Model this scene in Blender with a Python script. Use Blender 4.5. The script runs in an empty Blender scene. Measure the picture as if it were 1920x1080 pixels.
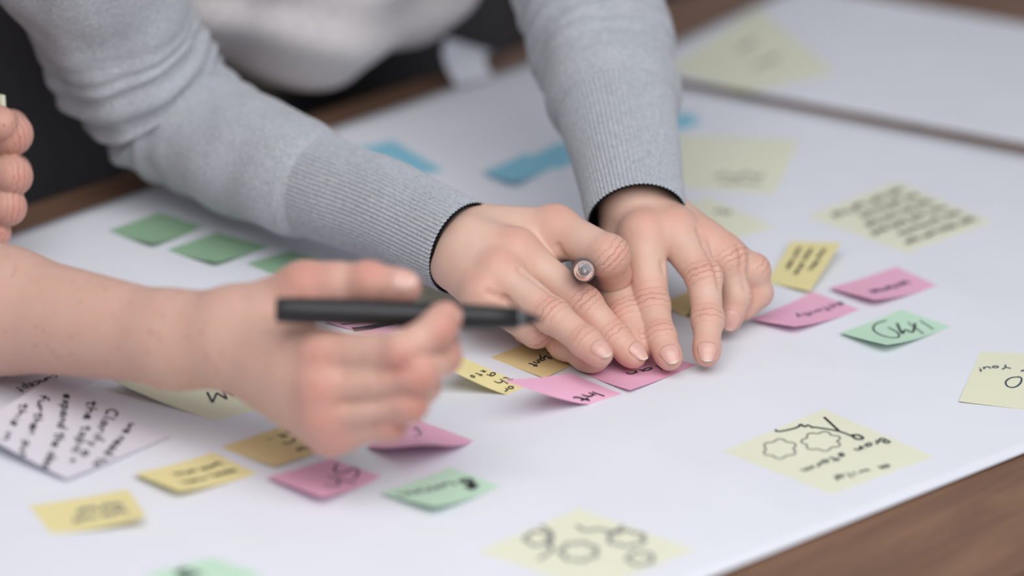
import bpy, bmesh, math, random
import numpy as np
from mathutils import Vector
random.seed(7); rng = np.random.default_rng(3)
S = bpy.context.scene
C = S.collection
TZ = .75                       # height of the table top
# ------------------------------------------------------------------ camera
FPX, DIST, EL, ROLL = 6400., 1.96, math.radians(24.5), math.radians(2.8)
fw = np.array([0, math.cos(EL), -math.sin(EL)]); r0 = np.array([1., 0, 0]); u0 = np.array([0, math.sin(EL), math.cos(EL)])
RT = math.cos(ROLL)*r0 + math.sin(ROLL)*u0; UP = -math.sin(ROLL)*r0 + math.cos(ROLL)*u0
CAM = np.array([0, 0, TZ]) - DIST*fw
cd = bpy.data.cameras.new('camera'); cam = bpy.data.objects.new('camera', cd); C.objects.link(cam)
from mathutils import Matrix
cam.matrix_world = Matrix(((RT[0], UP[0], -fw[0], CAM[0]), (RT[1], UP[1], -fw[1], CAM[1]), (RT[2], UP[2], -fw[2], CAM[2]), (0, 0, 0, 1)))
cd.sensor_width = 36; cd.lens = FPX*36/1920; cd.clip_start = .05
cd.dof.use_dof = True; cd.dof.focus_distance = 1.856; cd.dof.aperture_fstop = 2.2
S.camera = cam
# ------------------------------------------------------------------ light
S.view_settings.view_transform = 'Standard'; S.view_settings.look = 'None'
S.view_settings.gamma = 1; S.view_settings.use_curve_mapping = False; S.view_settings.exposure = 0
w = bpy.data.worlds.new('room_light'); S.world = w; w.use_nodes = True
w.node_tree.nodes['Background'].inputs[0].default_value = (.86, .90, 1.0, 1)
w.node_tree.nodes['Background'].inputs[1].default_value = .28
def area(name, loc, target, size, power, col):
    l = bpy.data.lights.new(name, 'AREA'); l.shape = 'RECTANGLE'; l.size, l.size_y = size; l.energy = power; l.color = col
    o = bpy.data.objects.new(name, l); C.objects.link(o); o.location = loc
    o.rotation_euler = (Vector(target)-Vector(loc)).to_track_quat('-Z', 'Y').to_euler(); return o
area('window_daylight', (1.3, -.9, 2.1), (0, .0, TZ), (1.5, 1.2), 8.8, (.97, .98, 1))
area('ceiling_lamp_light', (.08, -.85, 1.85), (0, -.15, TZ), (1.4, 1.1), 16.0, (1, .99, .98))
S.cycles.use_denoising = True
# ------------------------------------------------------------------ geometry of the place: where a sight line meets a level
def ray(px, py): return (fw*FPX + RT*(px-960) - UP*(py-540))/FPX
def P(px, py, h=0.):
    d = ray(px, py); return CAM + d*((TZ+h-CAM[2])/d[2])
# ------------------------------------------------------------------ objects
def link(o, parent=None):
    C.objects.link(o)
    if parent is not None:
        o.parent = parent
    return o
def tag(o, label=None, cat=None, group=None, kind=None):
    if label: o['label'] = label
    if cat: o['category'] = cat
    if group: o['group'] = group
    if kind: o['kind'] = kind
    return o
def mesh_obj(name, V, Fc, mat, parent=None, smooth=True):
    me = bpy.data.meshes.new(name)
    V = np.asarray(V, dtype=np.float64)
    me.from_pydata([tuple(v) for v in V], [], [tuple(int(i) for i in f) for f in Fc])
    if smooth: me.shade_smooth()
    if mat: me.materials.append(mat)
    o = bpy.data.objects.new(name, me); link(o, parent); return o
def grid_faces(nu, nv, wrap=False):
    f = []
    for i in range(nu-1):
        for j in range(nv if wrap else nv-1):
            k = (j+1) % nv
            f.append((i*nv+j, (i+1)*nv+j, (i+1)*nv+k, i*nv+k))
    return f
def nrm(v): v = np.asarray(v, float); return v/np.linalg.norm(v)
# ------------------------------------------------------------------ materials
def mat(name, col, rough=.6, spec=.3, **k):
    m = bpy.data.materials.new(name); m.use_nodes = True
    b = m.node_tree.nodes['Principled BSDF']
    b.inputs['Base Color'].default_value = (*col, 1); b.inputs['Roughness'].default_value = rough
    b.inputs['Specular IOR Level'].default_value = spec
    for kk, v in k.items(): b.inputs[kk.replace('_', ' ')].default_value = v
    return m
class N:
    def __init__(s, m): s.t = m.node_tree; s.b = s.t.nodes['Principled BSDF']
    def n(s, ty, **k):
        x = s.t.nodes.new(ty)
        for a, v in k.items(): setattr(x, a, v)
        return x
    def l(s, a, b): s.t.links.new(a, b)
    def coord(s, scale=(1, 1, 1), rot=(0, 0, 0)):
        c = s.n('ShaderNodeTexCoord'); m = s.n('ShaderNodeMapping')
        m.inputs['Scale'].default_value = scale; m.inputs['Rotation'].default_value = rot
        s.l(c.outputs['Object'], m.inputs['Vector']); return m.outputs['Vector']
    def noise(s, vec, sc, det=3, rough=.5, dist=0):
        x = s.n('ShaderNodeTexNoise'); x.inputs['Scale'].default_value = sc; x.inputs['Detail'].default_value = det
        x.inputs['Roughness'].default_value = rough; x.inputs['Distortion'].default_value = dist
        s.l(vec, x.inputs['Vector']); return x.outputs['Fac']
    def ramp(s, f, pts):
        x = s.n('ShaderNodeValToRGB'); e = x.color_ramp.elements
        while len(e) < len(pts): e.new(.5)
        for i, (p, c) in enumerate(pts): e[i].position = p; e[i].color = (*c, 1)
        s.l(f, x.inputs['Fac']); return x.outputs['Color']
    def math(s, op, a, b=None, c=None):
        x = s.n('ShaderNodeMath', operation=op)
        for i, v in enumerate((a, b, c)):
            if v is None: continue
            if isinstance(v, (int, float)): x.inputs[i].default_value = v
            else: s.l(v, x.inputs[i])
        return x.outputs[0]
    def mix(s, f, a, b, ty='MIX'):
        x = s.n('ShaderNodeMix', data_type='RGBA', blend_type=ty)
        for sk, v in ((0, f), (6, a), (7, b)):
            if isinstance(v, (int, float)): x.inputs[sk].default_value = v
            elif isinstance(v, tuple): x.inputs[sk].default_value = (*v, 1)
            else: s.l(v, x.inputs[sk])
        return x.outputs[2]
    def bump(s, h, strength, dist, prev=None):
        x = s.n('ShaderNodeBump'); x.inputs['Strength'].default_value = strength; x.inputs['Distance'].default_value = dist
        s.l(h, x.inputs['Height'])
        if prev: s.l(prev, x.inputs['Normal'])
        s.l(x.outputs[0], s.b.inputs['Normal']); return x.outputs[0]
    def attr(s, nm):
        x = s.n('ShaderNodeAttribute', attribute_name=nm); return x.outputs['Fac']

def skin_mat(name, base, red, pale, freckle=0.):
    m = mat(name, base, .48, .42); q = N(m)
    v = q.coord()
    f = q.noise(v, 45, 4, .6)
    col = q.mix(q.math('MULTIPLY', f, .6), base, pale)
    f2 = q.noise(v, 130, 4, .65)
    col = q.mix(q.math('MULTIPLY', q.math('SUBTRACT', f2, .35), .5), col, red)
    col = q.mix(q.attr('flush'), col, red)
    if freckle:
        vo = q.n('ShaderNodeTexVoronoi'); vo.inputs['Scale'].default_value = 210; q.l(v, vo.inputs['Vector'])
        sp = q.math('MULTIPLY', q.math('SUBTRACT', .26, vo.outputs['Distance']), 8.)
        sp = q.math('MAXIMUM', q.math('MINIMUM', sp, 1.), 0.)
        sp = q.math('MULTIPLY', sp, q.math('GREATER_THAN', q.noise(v, 90, 2), .50))
        col = q.mix(q.math('MULTIPLY', sp, freckle), col, (.36, .13, .07))
    # creases over the finger joints
    x = q.attr('crease_x'); wv = q.attr('crease_w')
    nz = q.noise(v, 260, 3, .6)
    ph = q.math('ADD', q.math('MULTIPLY', x, 1.75), q.math('MULTIPLY', nz, 9.))
    s1 = q.math('POWER', q.math('ADD', q.math('MULTIPLY', q.math('SINE', ph), .5), .5), 9.)
    line = q.math('MULTIPLY', s1, wv)
    col = q.mix(q.math('MULTIPLY', line, .38), col, (.30, .10, .065))
    q.l(col, q.b.inputs['Base Color'])
    q.b.inputs['Subsurface Weight'].default_value = .22
    q.b.inputs['Subsurface Radius'].default_value = (1, .35, .2); q.b.inputs['Subsurface Scale'].default_value = .004
    st = q.coord((1, 1, 1))
    fine = q.noise(st, 900, 3, .6)
    vv = q.n('ShaderNodeTexVoronoi', feature='DISTANCE_TO_EDGE'); vv.inputs['Scale'].default_value = 900; q.l(v, vv.inputs['Vector'])
    b1 = q.bump(q.math('ADD', fine, q.math('MINIMUM', vv.outputs['Distance'], .2)), .35, .00022)
    b2 = q.bump(f2, .35, .0009, b1)
    q.bump(q.math('MULTIPLY', line, -1.), .55, .0006, b2)
    return m
SK_A = skin_mat('skin_warm', (.67, .44, .35), (.68, .30, .235), (.72, .53, .43))
SK_B = skin_mat('skin_fair', (.62, .385, .305), (.62, .235, .195), (.68, .455, .37), .5)
NAIL = mat('nail', (.68, .40, .34), .25, .5); NAILTIP = mat('nail_edge', (.76, .62, .52), .35, .5)

def knit(name, c1, c2, bump=.5):
    m = mat(name, c1, .9, .1); q = N(m); v = q.coord()
    f = q.noise(v, 420, 3, .7); g = q.noise(v, 60, 3)
    col = q.ramp(f, [(.3, c2), (.7, c1)])
    col = q.mix(q.math('MULTIPLY', g, .2), col, (.40, .44, .50))
    q.l(col, q.b.inputs['Base Color'])
    q.b.inputs['Sheen Weight'].default_value = .25
    wv = q.n('ShaderNodeTexVoronoi'); wv.inputs['Scale'].default_value = 700; q.l(v, wv.inputs['Vector'])
    q.bump(q.math('ADD', f, wv.outputs['Distance']), bump, .0008); return m
KNIT = knit('grey_heather_knit', (.50, .515, .54), (.33, .35, .39))
def plaincloth(name, c, sc=300, b=.3):
    m = mat(name, c, .9, .1); q = N(m); v = q.coord(); f = q.noise(v, sc, 3)
    q.l(q.ramp(f, [(.3, tuple(x*.82 for x in c)), (.7, c)]), q.b.inputs['Base Color']); q.bump(f, b, .001); return m
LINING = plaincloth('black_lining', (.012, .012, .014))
SHIRT = plaincloth('pale_shirt_cloth', (.74, .70, .70)); TROUSER = plaincloth('charcoal_denim', (.085, .082, .09), 500)
BLUESHIRT = plaincloth('navy_cloth', (.03, .04, .07), 500)

def paper(name, c, thin=.14):
    m = mat(name, c, .75, .2); q = N(m); v = q.coord(); f = q.noise(v, 700, 3); g = q.noise(v, 18, 3)
    q.l(q.ramp(g, [(.3, tuple(x*.965 for x in c)), (.7, c)]), q.b.inputs['Base Color']); q.bump(f, .12, .0003)
    if not thin: q.bump(q.noise(v, 5, 3, .5), .10, .02, q.bump(f, .12, .0003))
    if thin:
        tr = q.n('ShaderNodeBsdfTranslucent'); mx = q.n('ShaderNodeMixShader'); mx.inputs[0].default_value = thin; tr.inputs['Color'].default_value = (*[min(1, x*1.12) for x in c], 1)
        q.l(q.b.outputs[0], mx.inputs[1]); q.l(tr.outputs[0], mx.inputs[2]); q.l(mx.outputs[0], m.node_tree.nodes['Material Output'].inputs['Surface'])
    return m
SHEET = paper('white_sheet_paper', (.745, .76, .82), 0)
PAP = dict(
    yellow=paper('yellow_note_paper', (.89, .80, .42)), orange=paper('amber_note_paper', (.84, .68, .36)),
    cream=paper('cream_note_paper', (.86, .86, .66)), pink=paper('pink_note_paper', (.90, .50, .67)),
    green=paper('green_note_paper', (.62, .85, .67)), dgreen=paper('leaf_green_note_paper', (.36, .56, .38)),
    blue=paper('blue_note_paper', (.30, .64, .80)), lilac=paper('white_lilac_note_paper', (.80, .77, .84)),
    paleyellow=paper('pale_yellow_note_paper', (.86, .865, .69)))
INK = mat('black_ink', (.02, .02, .028), .5, .3); PENCIL = mat('grey_ink', (.22, .22, .22), .6, .2); BLUEINK = mat('blue_black_ink', (.03, .04, .10), .5, .3)

def wood():
    m = mat('brown_stained_wood', (.2, .11, .07), .5, .35); q = N(m)
    v = q.coord((5, 60, 60)); f = q.noise(v, 1., 6, .65, .6); v2 = q.coord((2, 14, 14)); g = q.noise(v2, 1., 3, .5, 1.)
    c = q.ramp(f, [(.25, (.12, .062, .040)), (.55, (.26, .145, .088)), (.8, (.36, .215, .14))])
    c = q.mix(q.math('MULTIPLY', g, .8), c, (.13, .075, .055))
    vo = q.n('ShaderNodeTexVoronoi'); vo.inputs['Scale'].default_value = 1; q.l(q.coord((6, 11, 11)), vo.inputs['Vector'])
    kn = q.math('LESS_THAN', q.math('ADD', vo.outputs['Distance'], q.math('MULTIPLY', f, .10)), .14)
    c = q.mix(q.math('MULTIPLY', kn, .7), c, (.035, .02, .018))
    q.l(c, q.b.inputs['Base Color']); q.bump(f, .3, .0008); return m
WOOD = wood(); TABLEUNDER = mat('dark_table_frame', (.05, .03, .02), .6)
# ------------------------------------------------------------------ setting
FLOORM = mat('grey_brown_carpet', (.07, .055, .048), .95, .1)
_q = N(FLOORM); _f = _q.noise(_q.coord(), 120, 4); _q.l(_q.ramp(_f, [(.3, (.05, .04, .035)), (.7, (.09, .07, .06))]), _q.b.inputs['Base Color'])
fl = mesh_obj('floor', [(-4, -4, 0), (4, -4, 0), (4, 5, 0), (-4, 5, 0)], [(0, 1, 2, 3)], FLOORM, smooth=False); tag(fl, kind='structure')
# ------------------------------------------------------------------ table with planks running along its far edge
E1, E2 = P(0, 398), P(850, 126)
e = nrm(E2-E1); nin = np.array([e[1], -e[0], 0.])           # along the edge; inwards towards the viewer
E0 = E1 + e*((E2-E1)@e)*.5
def T(a, b, z=TZ): return E0 + e*a + nin*b + np.array([0, 0, z-E0[2]])
table = bpy.data.objects.new('table', None); link(table); table.location = T(.25, .65, 0); table.rotation_euler = (0, 0, math.atan2(e[1], e[0]))
tag(table, 'dark brown wooden plank table under the white sheets', 'table')
PW = .135; NP = 10; TL = 2.6
def table_box(name, x0, x1, y0, y1, z0, z1, m, bev=.003):
    bm = bmesh.new()
    for vx in (x0, x1):
        for vy in (y0, y1):
            for vz in (z0, z1): bm.verts.new((vx, vy, vz))
    bmesh.ops.convex_hull(bm, input=bm.verts)
    bmesh.ops.dissolve_limit(bm, angle_limit=.01, verts=bm.verts, edges=bm.edges)
    bmesh.ops.bevel(bm, geom=bm.edges[:], offset=bev, segments=2, affect='EDGES')
    me = bpy.data.meshes.new(name); bm.to_mesh(me); bm.free(); me.materials.append(m)
    o = bpy.data.objects.new(name, me); link(o, table); return o
for i in range(NP):
    y = .65 - i*PW
    table_box('plank', -TL/2, TL/2, y-PW+.0015, y-.0005, TZ-.035, TZ, WOOD, .002)
yl = .65-NP*PW
table_box('apron', -TL/2+.08, TL/2-.08, .59, .61, TZ-.13, TZ-.037, TABLEUNDER)
table_box('apron', -TL/2+.08, TL/2-.08, yl+.04, yl+.06, TZ-.13, TZ-.037, TABLEUNDER)
for sx in (-1, 1):
    for yy in (.56, yl+.09):
        table_box('leg', sx*(TL/2-.12)-.035, sx*(TL/2-.12)+.035, yy-.035, yy+.035, .0, TZ-.037, TABLEUNDER)
# ------------------------------------------------------------------ the white sheets
def sheet(name, corners, label, z0, n=60, lift=.0003):
    c = [P(x, y, z0)[:2] for x, y in corners]
    V = []; 
    for i in range(n):
        for j in range(n):
            u, v = i/(n-1), j/(n-1)
            p = (1-u)*(1-v)*c[0]+u*(1-v)*c[1]+u*v*c[2]+(1-u)*v*c[3]
            z = TZ+z0 + lift*(.5+.5*math.sin(p[0]*9+p[1]*5+1)*math.cos(p[1]*7-p[0]*4))*.6
            V.append((p[0], p[1], z))
    o = mesh_obj(name, V, [f[::-1] for f in grid_faces(n, n)], SHEET)
    s = o.modifiers.new('thickness', 'SOLIDIFY'); s.thickness = .0004; s.offset = 0
    return tag(o, label, 'paper sheet', 'white paper sheets on the table')
# far edge: through (0,425),(620,232); seam with the next sheet from (1009,111) to (1920,287); near edge (1340,1080)-(1920,850)
sheet('paper_sheet', [(-760, 700), (1009, 111), (2867, 473), (-160, 1675)], 'large white paper sheet under the hands and most of the sticky notes', .0022)
sheet('paper_sheet', [(1165, 128), (1500, -28), (2900, 218), (2700, 415)], 'second white paper sheet at the upper right, past the brown gap', .0020)
# ------------------------------------------------------------------ sticky notes with handwriting
FONT = {
 'a': '5,3 3,4 1,3 0,1.5 1,0 3,.3 5,3|5,4 5,1 6,0', 'b': '0,8 0,0 3,0 4.5,2 3,4 0,3', 'c': '4.5,3.3 3,4 1,3 0,1.5 1.5,0 4.5,.6',
 'd': '4.5,3 2,4 0,2 1.5,0 4.5,1|5,8 4.5,0', 'e': '0,2 4,2.4 3.5,4 1.5,4 0,2 1,0 4.5,.7', 'f': '4,8 2.4,8 1.6,5 1.4,0|0,4 4,4', 'g': '4.5,3 2,4 0,2 1.5,0 4.5,2|4.8,4 4.3,-2 1,-3',
 'h': '0,8 0,0|0,3 2.5,4 4,3 4,0', 'i': '1,4 1,0|1,5.6 1.2,5.9', 'j': '2,4 2,-2 0,-3', 'k': '0,8 0,0|4,4 0,2 4,0', 'l': '1,8 1,.5 2,0', 'm': '0,4 0,0|0,3 1.6,4 3,3 3,0|3,3 4.6,4 6,3 6,0',
 'n': '0,4 0,0|0,2.6 2,4 4,3 4,0', 'o': '2,4 .3,3 0,1.5 1.3,0 3.5,.5 4,2.5 2,4', 'p': '0,4 0,-3|0,3.4 3,4 4,2 2.4,0 0,.6', 'q': '4,4 2,4 0,2 2,0 4,1|4,4 4,-3', 'r': '0,4 0,0|0,2.6 1.6,4 3.6,3.8',
 's': '4,3.6 1.6,4 .6,3 3.6,1.4 3,0 0,.4', 't': '2,7 2,.6 4,0|0,4.6 4.4,4.6', 'u': '0,4 0,1 1.5,0 4,1.4|4,4 4,0', 'v': '0,4 2,0 4,4', 'w': '0,4 1.4,0 3,3 4.4,0 6,4', 'x': '0,4 4,0|4,4 0,0', 'y': '0,4 2,1|4.4,4 1,-3', 'z': '0,4 4,4 0,0 4,0',
 'Y': '0,8 3,4 6,8|3,4 2.6,0', 'C': '6,7 3.5,8 1,6 0,3 2,0 6,1', 'W': '0,8 1.8,0 4,6 5.8,0 8,8', 'I': '1,8 1,0', 'O': '4,8 1,7 0,4 1.4,.6 4,0 6.6,1.6 7,5 4,8', 'B': '0,8 0,0 4,.6 4.6,3 1,4.2 4,5.4 3.6,7.6 0,8', 'P': '0,8 0,0|0,8 4,7.6 4.6,5 0,4', 'S': '5,7.4 2,8 0,6 4.6,3 4,.4 0,.6', 'N': '0,0 0,8 5,0 5,8', 'A': '0,0 3,8 6,0|1,3 5,3', 'H': '0,8 0,0|5,8 5,0|0,4 5,4', 'M': '0,0 1,8 3.5,2 6,8 7,0', 'T': '0,8 6,8|3,8 3,0',
 '?': '0,6.6 1.6,8 4,6.8 2,4 2,2.6|2,.6 2,0', '!': '1,8 1,2.4|1,.6 1,0', '.': '0,.6 .5,0', '-': '0,3 3,3', '+': '0,3 4,3|2,5 2,1', '/': '0,0 3,8'}
def text_strokes(txt, x, y, h, slant=.12):
    """strokes of one line, pen start (x,y), capital height h, reader's frame with y upwards"""
    out = []; s = h/8.; cx = x
    for ch in txt:
        if ch == ' ': cx += 3.6*s; continue
        wmax = 0
        for st in FONT[ch].split('|'):
            pts = []
            for pr in st.split():
                a, b = map(float, pr.split(',')); wmax = max(wmax, a)
                pts.append((cx+(a+b*slant+random.uniform(-.2, .2))*s, y+(b+random.uniform(-.25, .25))*s))
            out.append(pts)
        cx += (wmax+1.7)*s
    return out
def smooth_line(p, it=2):
    p = [np.array(q, float) for q in p]
    for _ in range(it):
        if len(p) < 3: 
            p = [p[0], (p[0]+p[-1])/2, p[-1]]; continue
        q = [p[0]]
        for i in range(len(p)-1):
            a, b = p[i], p[i+1]
            if i > 0: q.append(.75*a+.25*b)
            if i < len(p)-2: q.append(.25*a+.75*b)
        q.append(p[-1]); p = q
    return p
def note(corners, colour, label, lines=(), pw=2.0, size=None, ink=INK, width=.0009, extra=None, group='sticky notes on the white sheets', name='sticky_note', bend=None, base=.0026):
    """corners: TL,TR,BR,BL as the writing is read, each (px, py, lift)."""
    G = [P(x, y, h+base) for x, y, h in corners]
    hs = [c[2] for c in corners]; hm = max(max(hs), 1e-6)
    def S3(u, v):
        w4 = ((1-u)*(1-v), u*(1-v), u*v, (1-u)*v)
        p = sum(a*g for a, g in zip(w4, G)); b = sum(a*h for a, h in zip(w4, hs))
        z = hm*(max(b, 0)/hm)**pw
        if bend: z += bend(u, v)
        return np.array([p[0], p[1], TZ+base+z])
    n = 17; V = [S3(i/(n-1), j/(n-1)) for i in range(n) for j in range(n)]
    Fn = [f[::-1] for f in grid_faces(n, n)]
    nn0 = np.cross(V[n]-V[0], V[1]-V[0])
    if nn0[2] > 0: Fn = [f[::-1] for f in Fn]
    m0 = len(V); V = V+[p-np.array([0, 0, .0002]) for p in V]; Fn = Fn+[tuple(i+m0 for i in f[::-1]) for f in Fn]
    ring = [i*n for i in range(n)]+[(n-1)*n+j for j in range(1, n)]+[i*n+n-1 for i in range(n-2, -1, -1)]+[j for j in range(n-2, 0, -1)]
    b0 = len(V); V = V+[V[i] for i in ring]+[V[i+m0] for i in ring]; L_ = len(ring)
    Fn += [(b0+i, b0+(i+1) % L_, b0+L_+(i+1) % L_, b0+L_+i) for i in range(L_)]
    o = mesh_obj(name, V, Fn, PAP[colour])
    tag(o, label, 'sticky note', group)
    # the reader's frame in metres
    W = np.linalg.norm(G[1]-G[0]); H = np.linalg.norm(G[3]-G[0])
    c4 = [np.array(c[:2], float) for c in corners]
    def uv(p):       # place of a mark on the note, found by Newton steps on its four corners
        u = v = .5
        for _ in range(12):
            q = (1-u)*(1-v)*c4[0]+u*(1-v)*c4[1]+u*v*c4[2]+(1-u)*v*c4[3]
            du = (1-v)*(c4[1]-c4[0])+v*(c4[2]-c4[3]); dv = (1-u)*(c4[3]-c4[0])+u*(c4[2]-c4[1])
            st = np.linalg.lstsq(np.stack([du, dv], 1), np.array(p, float)-q, rcond=None)[0]; u += st[0]; v += st[1]
        return u*W, (1-v)*H
    strokes = []
    for (t, p0, p1, h) in lines:
        a, b = np.array(uv(p0)), np.array(uv(p1)); L = np.linalg.norm(b-a); d = (b-a)/L; pn = np.array([-d[1], d[0]])
        ss = text_strokes(t, 0, 0, h); wx = max(q[0] for st in ss for q in st)
        for st in ss: strokes.append(([tuple(a+d*q[0]*L/wx+pn*q[1]) for q in st], 1.))
    if extra:
        for st, k, *fr in extra: strokes.append(([(a*W, (1-b)*H) for a, b in st] if fr else [uv(p) for p in st], k))
    def ribbon(strk, wd, m, nm):
        V, Fc = [], []
        for s, k in strk:
            pts = smooth_line(s); b0 = len(V)
            pts = [(min(max(p[0]/W, .01), .99), min(max(1-p[1]/H, .01), .99)) for p in pts]
            P3 = [S3(*p) for p in pts]
            for i, p in enumerate(P3):
                a = P3[max(i-1, 0)]; b = P3[min(i+1, len(P3)-1)]
                t = b-a; L = np.linalg.norm(t); t = t/L if L > 1e-9 else np.array([1., 0, 0])
                u, v = pts[i]; du = S3(min(u+.02, 1), v)-S3(max(u-.02, 0), v); dv = S3(u, min(v+.02, 1))-S3(u, max(v-.02, 0))
                nn = nrm(np.cross(du, dv)); nn = nn if nn[2] > 0 else -nn
                sd = np.cross(nn, t)*wd*k/2
                V += [p+nn*.00035+sd, p+nn*.00035-sd]
            for i in range(len(P3)-1): Fc.append((b0+2*i, b0+2*i+1, b0+2*i+3, b0+2*i+2))
        if V: mesh_obj(nm, V, Fc, m, o)
    ribbon(strokes, width, ink, 'handwriting')
    return o
def scribble(x0, y0, x1, y1, amp, nwave, seed):
    r = random.Random(seed); out = []; words = max(1, int(nwave/4)); 
    for k in range(words):
        a0 = k/words; a1 = (k+.8)/words; pts = []
        m = int(nwave/words*2)+2
        for i in range(m+1):
            t = a0+(a1-a0)*i/m
            pts.append((x0+(x1-x0)*t, y0+(y1-y0)*t + amp*(.5 if i % 2 else -.5)*r.uniform(.4, 1.3)))
        out.append((pts, 1., 1))
    return out
def scr_block(rows, seed, x0=.12, x1=.88, y0=.2, y1=.85, amp=.09, nw=10):
    out = []
    for i in range(rows):
        y = y0+(y1-y0)*i/max(1, rows-1); out += scribble(x0, y, x1-(seed*13+i*7) % 5*.05, y, amp, nw, seed*31+i)
    return out
def diamond(l, t, r, b, hl=0, ht=0, hr=0, hb=0):      # left, far, right, near corners -> reading order of someone on the far side
    return [(*r, hr), (*b, hb), (*l, hl), (*t, ht)]
def blob(cx, cy, rx, ry, lob, seed, k=1.):
    r = random.Random(seed); pts = []
    for i in range(lob*4+1):
        a = 2*math.pi*i/(lob*4); f = .82+.30*abs(math.sin(a*lob/2))
        pts.append((cx+rx*f*math.cos(a), cy+ry*f*math.sin(a)))
    return (pts, k)
GL = 'small sticky notes along the rows'
# foreground left
note(diamond((-40, 700), (80, 655), (190, 708), (75, 765)), 'lilac', 'white note with the word concept, half hidden under the big written note', [('concept', (104, 703), (27, 729), .007), ('process', (60, 688), (3, 704), .006)], width=.0008)
note(diamond((-55, 800), (100, 698), (318, 818), (125, 890), hl=.010, hb=.004, ht=.006), 'lilac', 'large white lilac note full of black handwriting at the left edge',
     [('we need to', (243, 789), (172, 866), .0065), ('Clarify a', (203, 760), (150, 848), .0068), ('the topic +', (165, 744), (126, 860), .0065), ('expand the idea', (120, 732), (78, 872), .0062), ('further. put', (74, 734), (32, 850), .0060), ('this in', (38, 750), (4, 820), .006)], base=.0036, width=.00115)
note(diamond((213, 714), (330, 690), (515, 760), (405, 788), hl=.006), 'cream', 'cream note with a letter W, partly under the bare forearm', [], extra=[([(389, 734), (399, 753), (399, 753), (407, 736), (407, 736), (426, 748), (426, 748), (418, 732), (418, 732), (438, 743)], 1.3)])
note([(275, 968, .007), (95, 1000, .0), (55, 948, .0), (240, 911, .004)], 'yellow', 'small yellow note nearest the lower left corner of the sheet', extra=scr_block(2, 4, .15, .85, .35, .6, .2, 10), ink=PENCIL, width=.0011)
note(diamond((252, 885), (400, 848), (482, 888), (335, 921), hl=.004, hb=.005), 'yellow', 'small yellow note between the lower left yellow one and the amber one', extra=scr_block(2, 5, .12, .85, .3, .62, .16, 9), width=.0009)
note(diamond((415, 838), (545, 794), (648, 830), (515, 873), hb=.002), 'amber'.replace('amber', 'orange'), 'amber note just below the knuckles of the hand holding the marker', [('way to', (612, 820), (553, 842), .006), ('on', (575, 812), (528, 830), .006), ('oct ...', (552, 803), (500, 826), .005)])
note(diamond((500, 889), (620, 860), (715, 893), (604, 932), hl=.004, hb=.006), 'pink', 'pink note marked with two large letters, right of the lower yellow notes', [('Sh', (630, 868), (608, 905), .013)], width=.001)
note(diamond((714, 919), (845, 876), (938, 912), (815, 950), hl=.003, hb=.006), 'green', 'pale green note with a dark scribble, in the lower middle', [('Summ', (880, 895), (745, 920), .009)], extra=[([(868, 900), (895, 912), (870, 912), (900, 905), (878, 918), (885, 898)], 2.2)], width=.0011)
note(diamond((690, 832), (785, 788), (888, 826), (800, 828), hl=.003, hb=.022), 'pink', 'pink note curled up like a tent below the marker hand', [('in ..', (775, 797), (782, 822), .008)], ink=PENCIL, pw=1.4)
note(diamond((270, 1078), (395, 1046), (495, 1077), (380, 1115)), 'green', 'pale green note cut off by the bottom of the photo', extra=scr_block(2, 9, .5, .95, .6, .8, .2, 6), width=.0012)
note(diamond((897, 1033), (1085, 953), (1305, 1030), (1110, 1108), ht=.001), 'paleyellow', 'large pale yellow note with blurred loops at the bottom centre',
     extra=[blob(1010, 1010, 26, 13, 5, 1, 1.3), blob(1085, 1035, 34, 17, 7, 2, 1.3), blob(1175, 1010, 34, 14, 6, 3, 1.3), blob(1200, 1048, 24, 12, 5, 4, 1.3), ([(1080, 985), (1100, 998), (1120, 990), (1150, 1000), (1170, 986)], 1.3), ([(1010, 985), (1040, 1000), (1020, 1015), (1040, 1030), (1010, 1050)], 1.3)], ink=PENCIL, width=.0014)
note(diamond((1355, 846), (1545, 767), (1752, 856), (1560, 926)), 'paleyellow', 'large pale yellow note with cloud doodles and two written words, near the table edge',
     [('Brain', (1655, 822), (1600, 843), .0062), ('storm', (1580, 850), (1502, 881), .0062), ('a wild', (1665, 872), (1560, 895), .0055)],
     extra=[([(1452, 806), (1455, 812), (1497, 803), (1500, 795), (1508, 803), (1514, 797), (1524, 804)], 1.2), ([(1545, 783), (1573, 809)], 1.3), ([(1524, 802), (1573, 809), (1600, 820)], 1.2), ([(1596, 818), (1610, 816), (1622, 824), (1606, 826), (1598, 818)], 1.4),
            blob(1462, 843, 30, 17, 6, 5, .6), blob(1540, 829, 35, 17, 7, 6, .6)], width=.0011)
note([(1995, 775, 0), (1798, 752, .001), (1838, 659, 0), (2030, 668, 0)], 'cream', 'cream note with large letter O at the right edge', [('You!', (1892, 684), (1833, 690), .006)], extra=[([(1912, 708), (1896, 708), (1884, 716), (1888, 726), (1902, 728), (1914, 720), (1916, 709), (1908, 707)], 1.), ([(1914, 697), (1924, 694)], 1.4)], ink=BLUEINK, width=.0009)
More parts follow.
